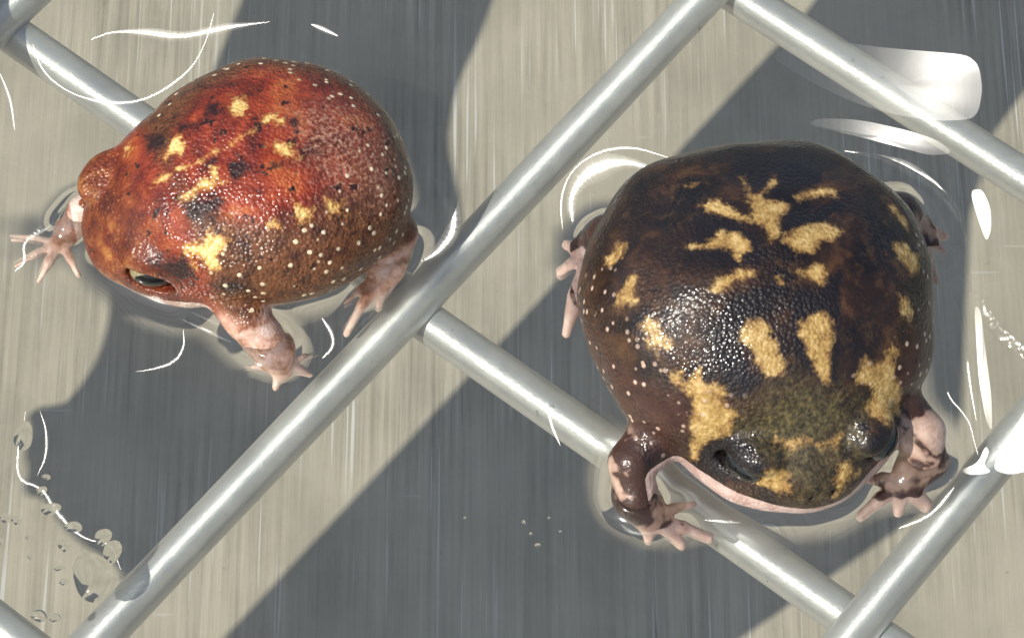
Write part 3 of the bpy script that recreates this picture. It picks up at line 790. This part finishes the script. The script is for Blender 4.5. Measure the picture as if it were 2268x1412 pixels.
# ------------------------------------------------------------------ stray drops on the tub floor
DROPS = [(-5.867, -4.471, 0.433), (-6.312, -3.971, 0.12), (-6.54, -3.395, 0.147), (-7.012, -3.576, 0.093), (-6.201, -3.684, 0.133), (-5.774, -3.842, 0.16), (-5.633, -4.079, 0.2), (-6.688, -3.104, 0.093), (-7.175, -3.54, 0.107), (-6.834, -3.828, 0.053), (-6.781, -4.15, 0.053), (-6.595, -5.07, 0.133), (-6.37, -5.105, 0.093), (-6.354, -4.328, 0.08), (-6.278, -4.541, 0.08), (-7.004, -2.223, 0.227), (-6.637, -2.885, 0.067), (0.359, -3.971, 0.047), (0.263, -3.792, 0.033), (0.167, -3.612, 0.04), (0.522, -3.54, 0.027), (0.681, -3.756, 0.027), (-0.67, -3.54, 0.027), (-7.214, -3.914, 0.06)]
for i, (x, y, r_) in enumerate(DROPS):
    r_ *= .8
    v, f = [], []
    rings, seg = 6, 16; ph0 = rng.uniform(0, 6.28); el = rng.uniform(.75, 1.25)
    for a in range(rings + 1):
        th = math.pi / 2 * a / rings
        for k in range(seg):
            p_ = 2 * math.pi * k / seg; j = 1 + .10 * math.sin(2 * p_ + ph0) + .06 * math.sin(3 * p_ + 2 * ph0)
            rr = r_ * j * math.sin(th)
            v.append((x + rr * math.cos(p_) * el, y + rr * math.sin(p_) / el, ZW + .01 + r_ * .5 * math.cos(th)))
    for a in range(rings):
        for k in range(seg):
            c0, c1 = a * seg + k, a * seg + (k + 1) % seg
            f.append((c0, c0 + seg, c1 + seg, c1))
    o = mesh_obj('droplet', v, f, M_drop)
    if x < -5 and r_ > .104:
        tag(o, {0: 'largest round clear drop touching the lower left wire', 2: 'clear drop halfway down the ragged water edge at left', 4: 'clear drop at the bend of the ragged water edge', 5: 'clear drop just above the largest drop, at its left',
                6: 'clear drop squeezed between the largest drop and the wire', 11: 'clear drop at the bottom edge under the largest drop', 15: 'oblong clear drop at the top of the ragged water edge'}[i], 'droplet', 'drops in the lower left corner')
    elif x < -5:
        tag(o, 'speck-sized clear drop on the pale lower left corner', 'droplet', 'specks of water in the lower left corner')
    else:
        tag(o, 'tiny clear drop on the dark sheet below the cross wire', 'droplet', 'tiny drops below the cross wire')

# ------------------------------------------------------------------ water with its meniscus round the frogs
def dist_to(field, loc, rz, X, Y):
    G = field.slice2d(ZW)
    c, s_ = math.cos(rz), math.sin(rz)
    dx, dy = X - loc[0], Y - loc[1]
    lx, ly = c * dx + s_ * dy, -s_ * dx + c * dy
    gx = (lx - field.lo[0]) / field.h; gy = (ly - field.lo[1]) / field.h
    ox = np.maximum(np.maximum(-gx, gx - G.shape[0] + 2), 0); oy = np.maximum(np.maximum(-gy, gy - G.shape[1] + 2), 0)
    gx = np.clip(gx, 0, G.shape[0] - 2.001); gy = np.clip(gy, 0, G.shape[1] - 2.001)
    i, j = gx.astype(int), gy.astype(int); u, w = gx - i, gy - j
    d = G[i, j] * (1 - u) * (1 - w) + G[i + 1, j] * u * (1 - w) + G[i, j + 1] * (1 - u) * w + G[i + 1, j + 1] * u * w
    return d + np.hypot(ox, oy) * field.h
def smooth_line(pts, step):
    """the same line cut into pieces about step long"""
    out = []
    for a, b in zip(pts[:-1], pts[1:]):
        a, b = np.array(a), np.array(b); n = max(1, int(round(np.linalg.norm(b - a) / step)))
        out += [a + (b - a) * i / n for i in range(n)]
    return out + [np.array(pts[-1])]
def seg_dist(X, Y, pts):
    d = np.full(X.shape, 9.)
    for a, b in zip(pts[:-1], pts[1:]):
        a, b = np.array(a), np.array(b); e = b - a
        t_ = np.clip(((X - a[0]) * e[0] + (Y - a[1]) * e[1]) / (e @ e), 0, 1)
        d = np.minimum(d, np.hypot(X - a[0] - t_ * e[0], Y - a[1] - t_ * e[1]))
    return d
hw = .03
gx = np.arange(TX0 + .15, TX1 - .15, hw); gy = np.arange(-7.0, 8.0, hw)
X, Y = np.meshgrid(gx, gy, indexing='ij')
Hh = np.full(X.shape, ZW)
MEN = np.zeros(X.shape)
for fd, c_, a_ in ((f1, C1, A1), (f2, C2, A2)):
    d = dist_to(fd, c_, a_, X, Y)
    Hh += .19 * np.exp(-np.maximum(d, 0) / .14)
    MEN = np.maximum(MEN, 1 - sstep(d, .12, .44))
# lines the ripples run along, and their half width
RIPPLES = [
    ([(-6.42, 4.66), (-6.08, 4.81), (-5.56, 4.77), (-5.07, 4.68), (-4.66, 4.79), (-4.18, 4.91), (-3.7, 4.98)], 0.06),
    ([(-3.07, 4.93), (-2.65, 4.71)], 0.05),
    ([(-7.31, 4.56), (-7.14, 4.06), (-6.74, 3.69), (-6.25, 3.5), (-5.77, 3.48), (-5.37, 3.64), (-4.9, 4.06), (-4.68, 4.56), (-4.57, 5.14)], 0.035),
    ([(-7.79, 4.06), (-7.58, 3.56), (-7.48, 2.99)], 0.04),
    ([(-1.16, 2.31), (-1.0, 1.95), (-0.85, 1.55), (-0.88, 1.15), (-1.13, 0.8), (-1.48, 0.61)], 0.11),
    ([(-1.33, 0.8), (-1.13, 1.08), (-1.03, 1.39)], 0.04),
    ([(-3.82, -0.81), (-3.63, -1.02), (-3.3, -1.17)], 0.06),
    ([(-2.77, -0.28), (-2.61, -0.55), (-2.6, -0.78), (-2.75, -0.94)], 0.05),
    ([(-4.85, -0.28), (-4.51, -0.45), (-4.04, -0.7)], 0.04),
    ([(-4.69, -0.17), (-4.18, -0.42)], 0.03),
    ([(-4.79, -0.47), (-4.76, -0.78), (-4.91, -1.04), (-5.27, -1.15), (-5.46, -1.17)], 0.035),
    ([(-7.31, 0.53), (-7.16, 0.68), (-7.24, 1.0), (-6.99, 1.23), (-6.73, 1.39)], 0.05),
    ([(0.9, 1.35), (0.86, 1.79), (1.04, 2.17), (1.39, 2.39), (1.8, 2.43), (2.17, 2.25)], 0.13),
    ([(0.75, 1.23), (0.71, 1.79), (0.89, 2.31), (1.3, 2.63), (1.81, 2.71), (2.34, 2.51)], 0.035),
    ([(4.99, 2.63), (5.66, 2.49), (6.18, 2.14), (6.53, 1.71), (6.66, 1.35)], 0.06),
    ([(1.54, -3.65), (1.7, -3.78), (2.01, -3.8)], 0.06),
    ([(2.69, -3.58), (3.24, -3.62)], 0.03),
    ([(5.47, -3.71), (5.93, -3.52), (6.28, -3.07)], 0.05),
    ([(0.5, -1.68), (0.56, -2.05), (0.69, -2.38)], 0.035),
    ([(6.39, 0.45), (6.55, -0.17), (6.6, -0.93), (6.62, -1.45), (6.67, -1.97)], 0.035),
    ([(-6.79, -1.83), (-6.68, -2.12), (-6.65, -2.56), (-6.76, -2.86)], 0.04),
]
nx, ny = X.shape
V = np.stack([X, Y, Hh], -1).reshape(-1, 3)
ii = (np.arange(nx - 1)[:, None] * ny + np.arange(ny - 1)[None]).ravel()
Q = np.stack([ii, ii + ny, ii + ny + 1, ii + 1], 1)
wo = mesh_obj('water', V, Q, M_water)
set_attr(wo, 'meniscus', MEN.ravel())
tag(wo, 'shallow clear water in the tub', None, kind='structure')

# rings of raised water hugging each frog
def ring(field, loc, rz, dist, a0, a1):
    out = []
    for a in np.linspace(math.radians(a0), math.radians(a1), 40):
        rr = np.arange(1.0, 4.6, .03)
        d = dist_to(field, loc, rz, loc[0] + rr * math.cos(a), loc[1] + rr * math.sin(a))
        k = np.nonzero(d < dist)[0]
        if len(k): out.append((loc[0] + rr[k[-1]] * math.cos(a), loc[1] + rr[k[-1]] * math.sin(a)))
    return out
RIPPLES = [(p, w_ * (1.4 if w_ > .045 else .9), .07) for p, w_ in RIPPLES]
RIPPLES += [
    ([(-6.99, -1.86), (-7.07, -2.38), (-7.05, -2.95), (-6.68, -3.06), (-6.5, -3.4), (-6.2, -3.75), (-5.98, -3.9), (-5.65, -3.95), (-5.5, -4.35)], .035, .2),
    ([(6.55, .55), (6.72, .2), (6.95, -.3), (7.25, -.75), (7.6, -1.1)], .06, .05),
    ([(6.62, .50), (6.80, .12), (7.05, -.32), (7.33, -.72), (7.65, -1.0)], .05, .05),
    (ring(f1, C1, A1, .16, -15, 75), .03, .07),
    (ring(f2, C2, A2, .20, -50, 62), .035, .07), (ring(f2, C2, A2, .50, -28, 70), .03, .07)]
# each ripple is a broken line of low wavelets leaning towards the light
for pts, wid, wl in RIPPLES:
    P_ = [np.array(p) for p in pts]
    for _ in range(2):
        P_ = [P_[0]] + [q for a_, b_ in zip(P_[:-1], P_[1:]) for q in (a_ * .75 + b_ * .25, a_ * .25 + b_ * .75)] + [P_[-1]]
    st_ = .0175; L = smooth_line(P_, st_); L = [p for i, p in enumerate(L) if i == 0 or np.linalg.norm(p - L[i - 1]) > 1e-5]
    n = len(L); tan = np.gradient(np.array(L), axis=0); tan /= np.linalg.norm(tan, axis=1, keepdims=True) + 1e-9
    v, f = [], []; i = 0; NC = 5
    while i < n - 2:
        m_ = min(max(3, int(wl / st_ * rng.uniform(.7, 1.4))), n - i)
        c0 = np.array(L[i + m_ // 2]); j0 = len(v); jit = rng.normal(0, .006 if wl > .06 else .12, 2)
        for j in range(i, i + m_):
            p = np.array(L[j]); nn = np.array((-tan[j, 1], tan[j, 0]))
            u = j / (n - 1)
            ww = wid * (math.sin(math.pi * min(max(u, .02), .98)) ** .6) * (.75 + .35 * math.sin(j * .07 + wid * 900) * math.sin(j * .023 + wid * 500))
            for k in range(NC):
                e_ = (k / (NC - 1) * 2 - 1)
                q = p + nn * ww * e_
                v.append((q[0], q[1], ZW + .03 + .11 * e_ * e_ * ww + (.306 + .0112 * c0[0] + jit[0]) * (q[0] - c0[0]) + (.556 + .006 * c0[1] + jit[1]) * (q[1] - c0[1])))
        for j in range(m_ - 1):
            for k in range(NC - 1):
                a_ = j0 + NC * j + k; f.append((a_, a_ + NC, a_ + NC + 1, a_ + 1))
        i += m_ - 1
    if f: mesh_obj('ripple', v, f, M_ripple, wo)
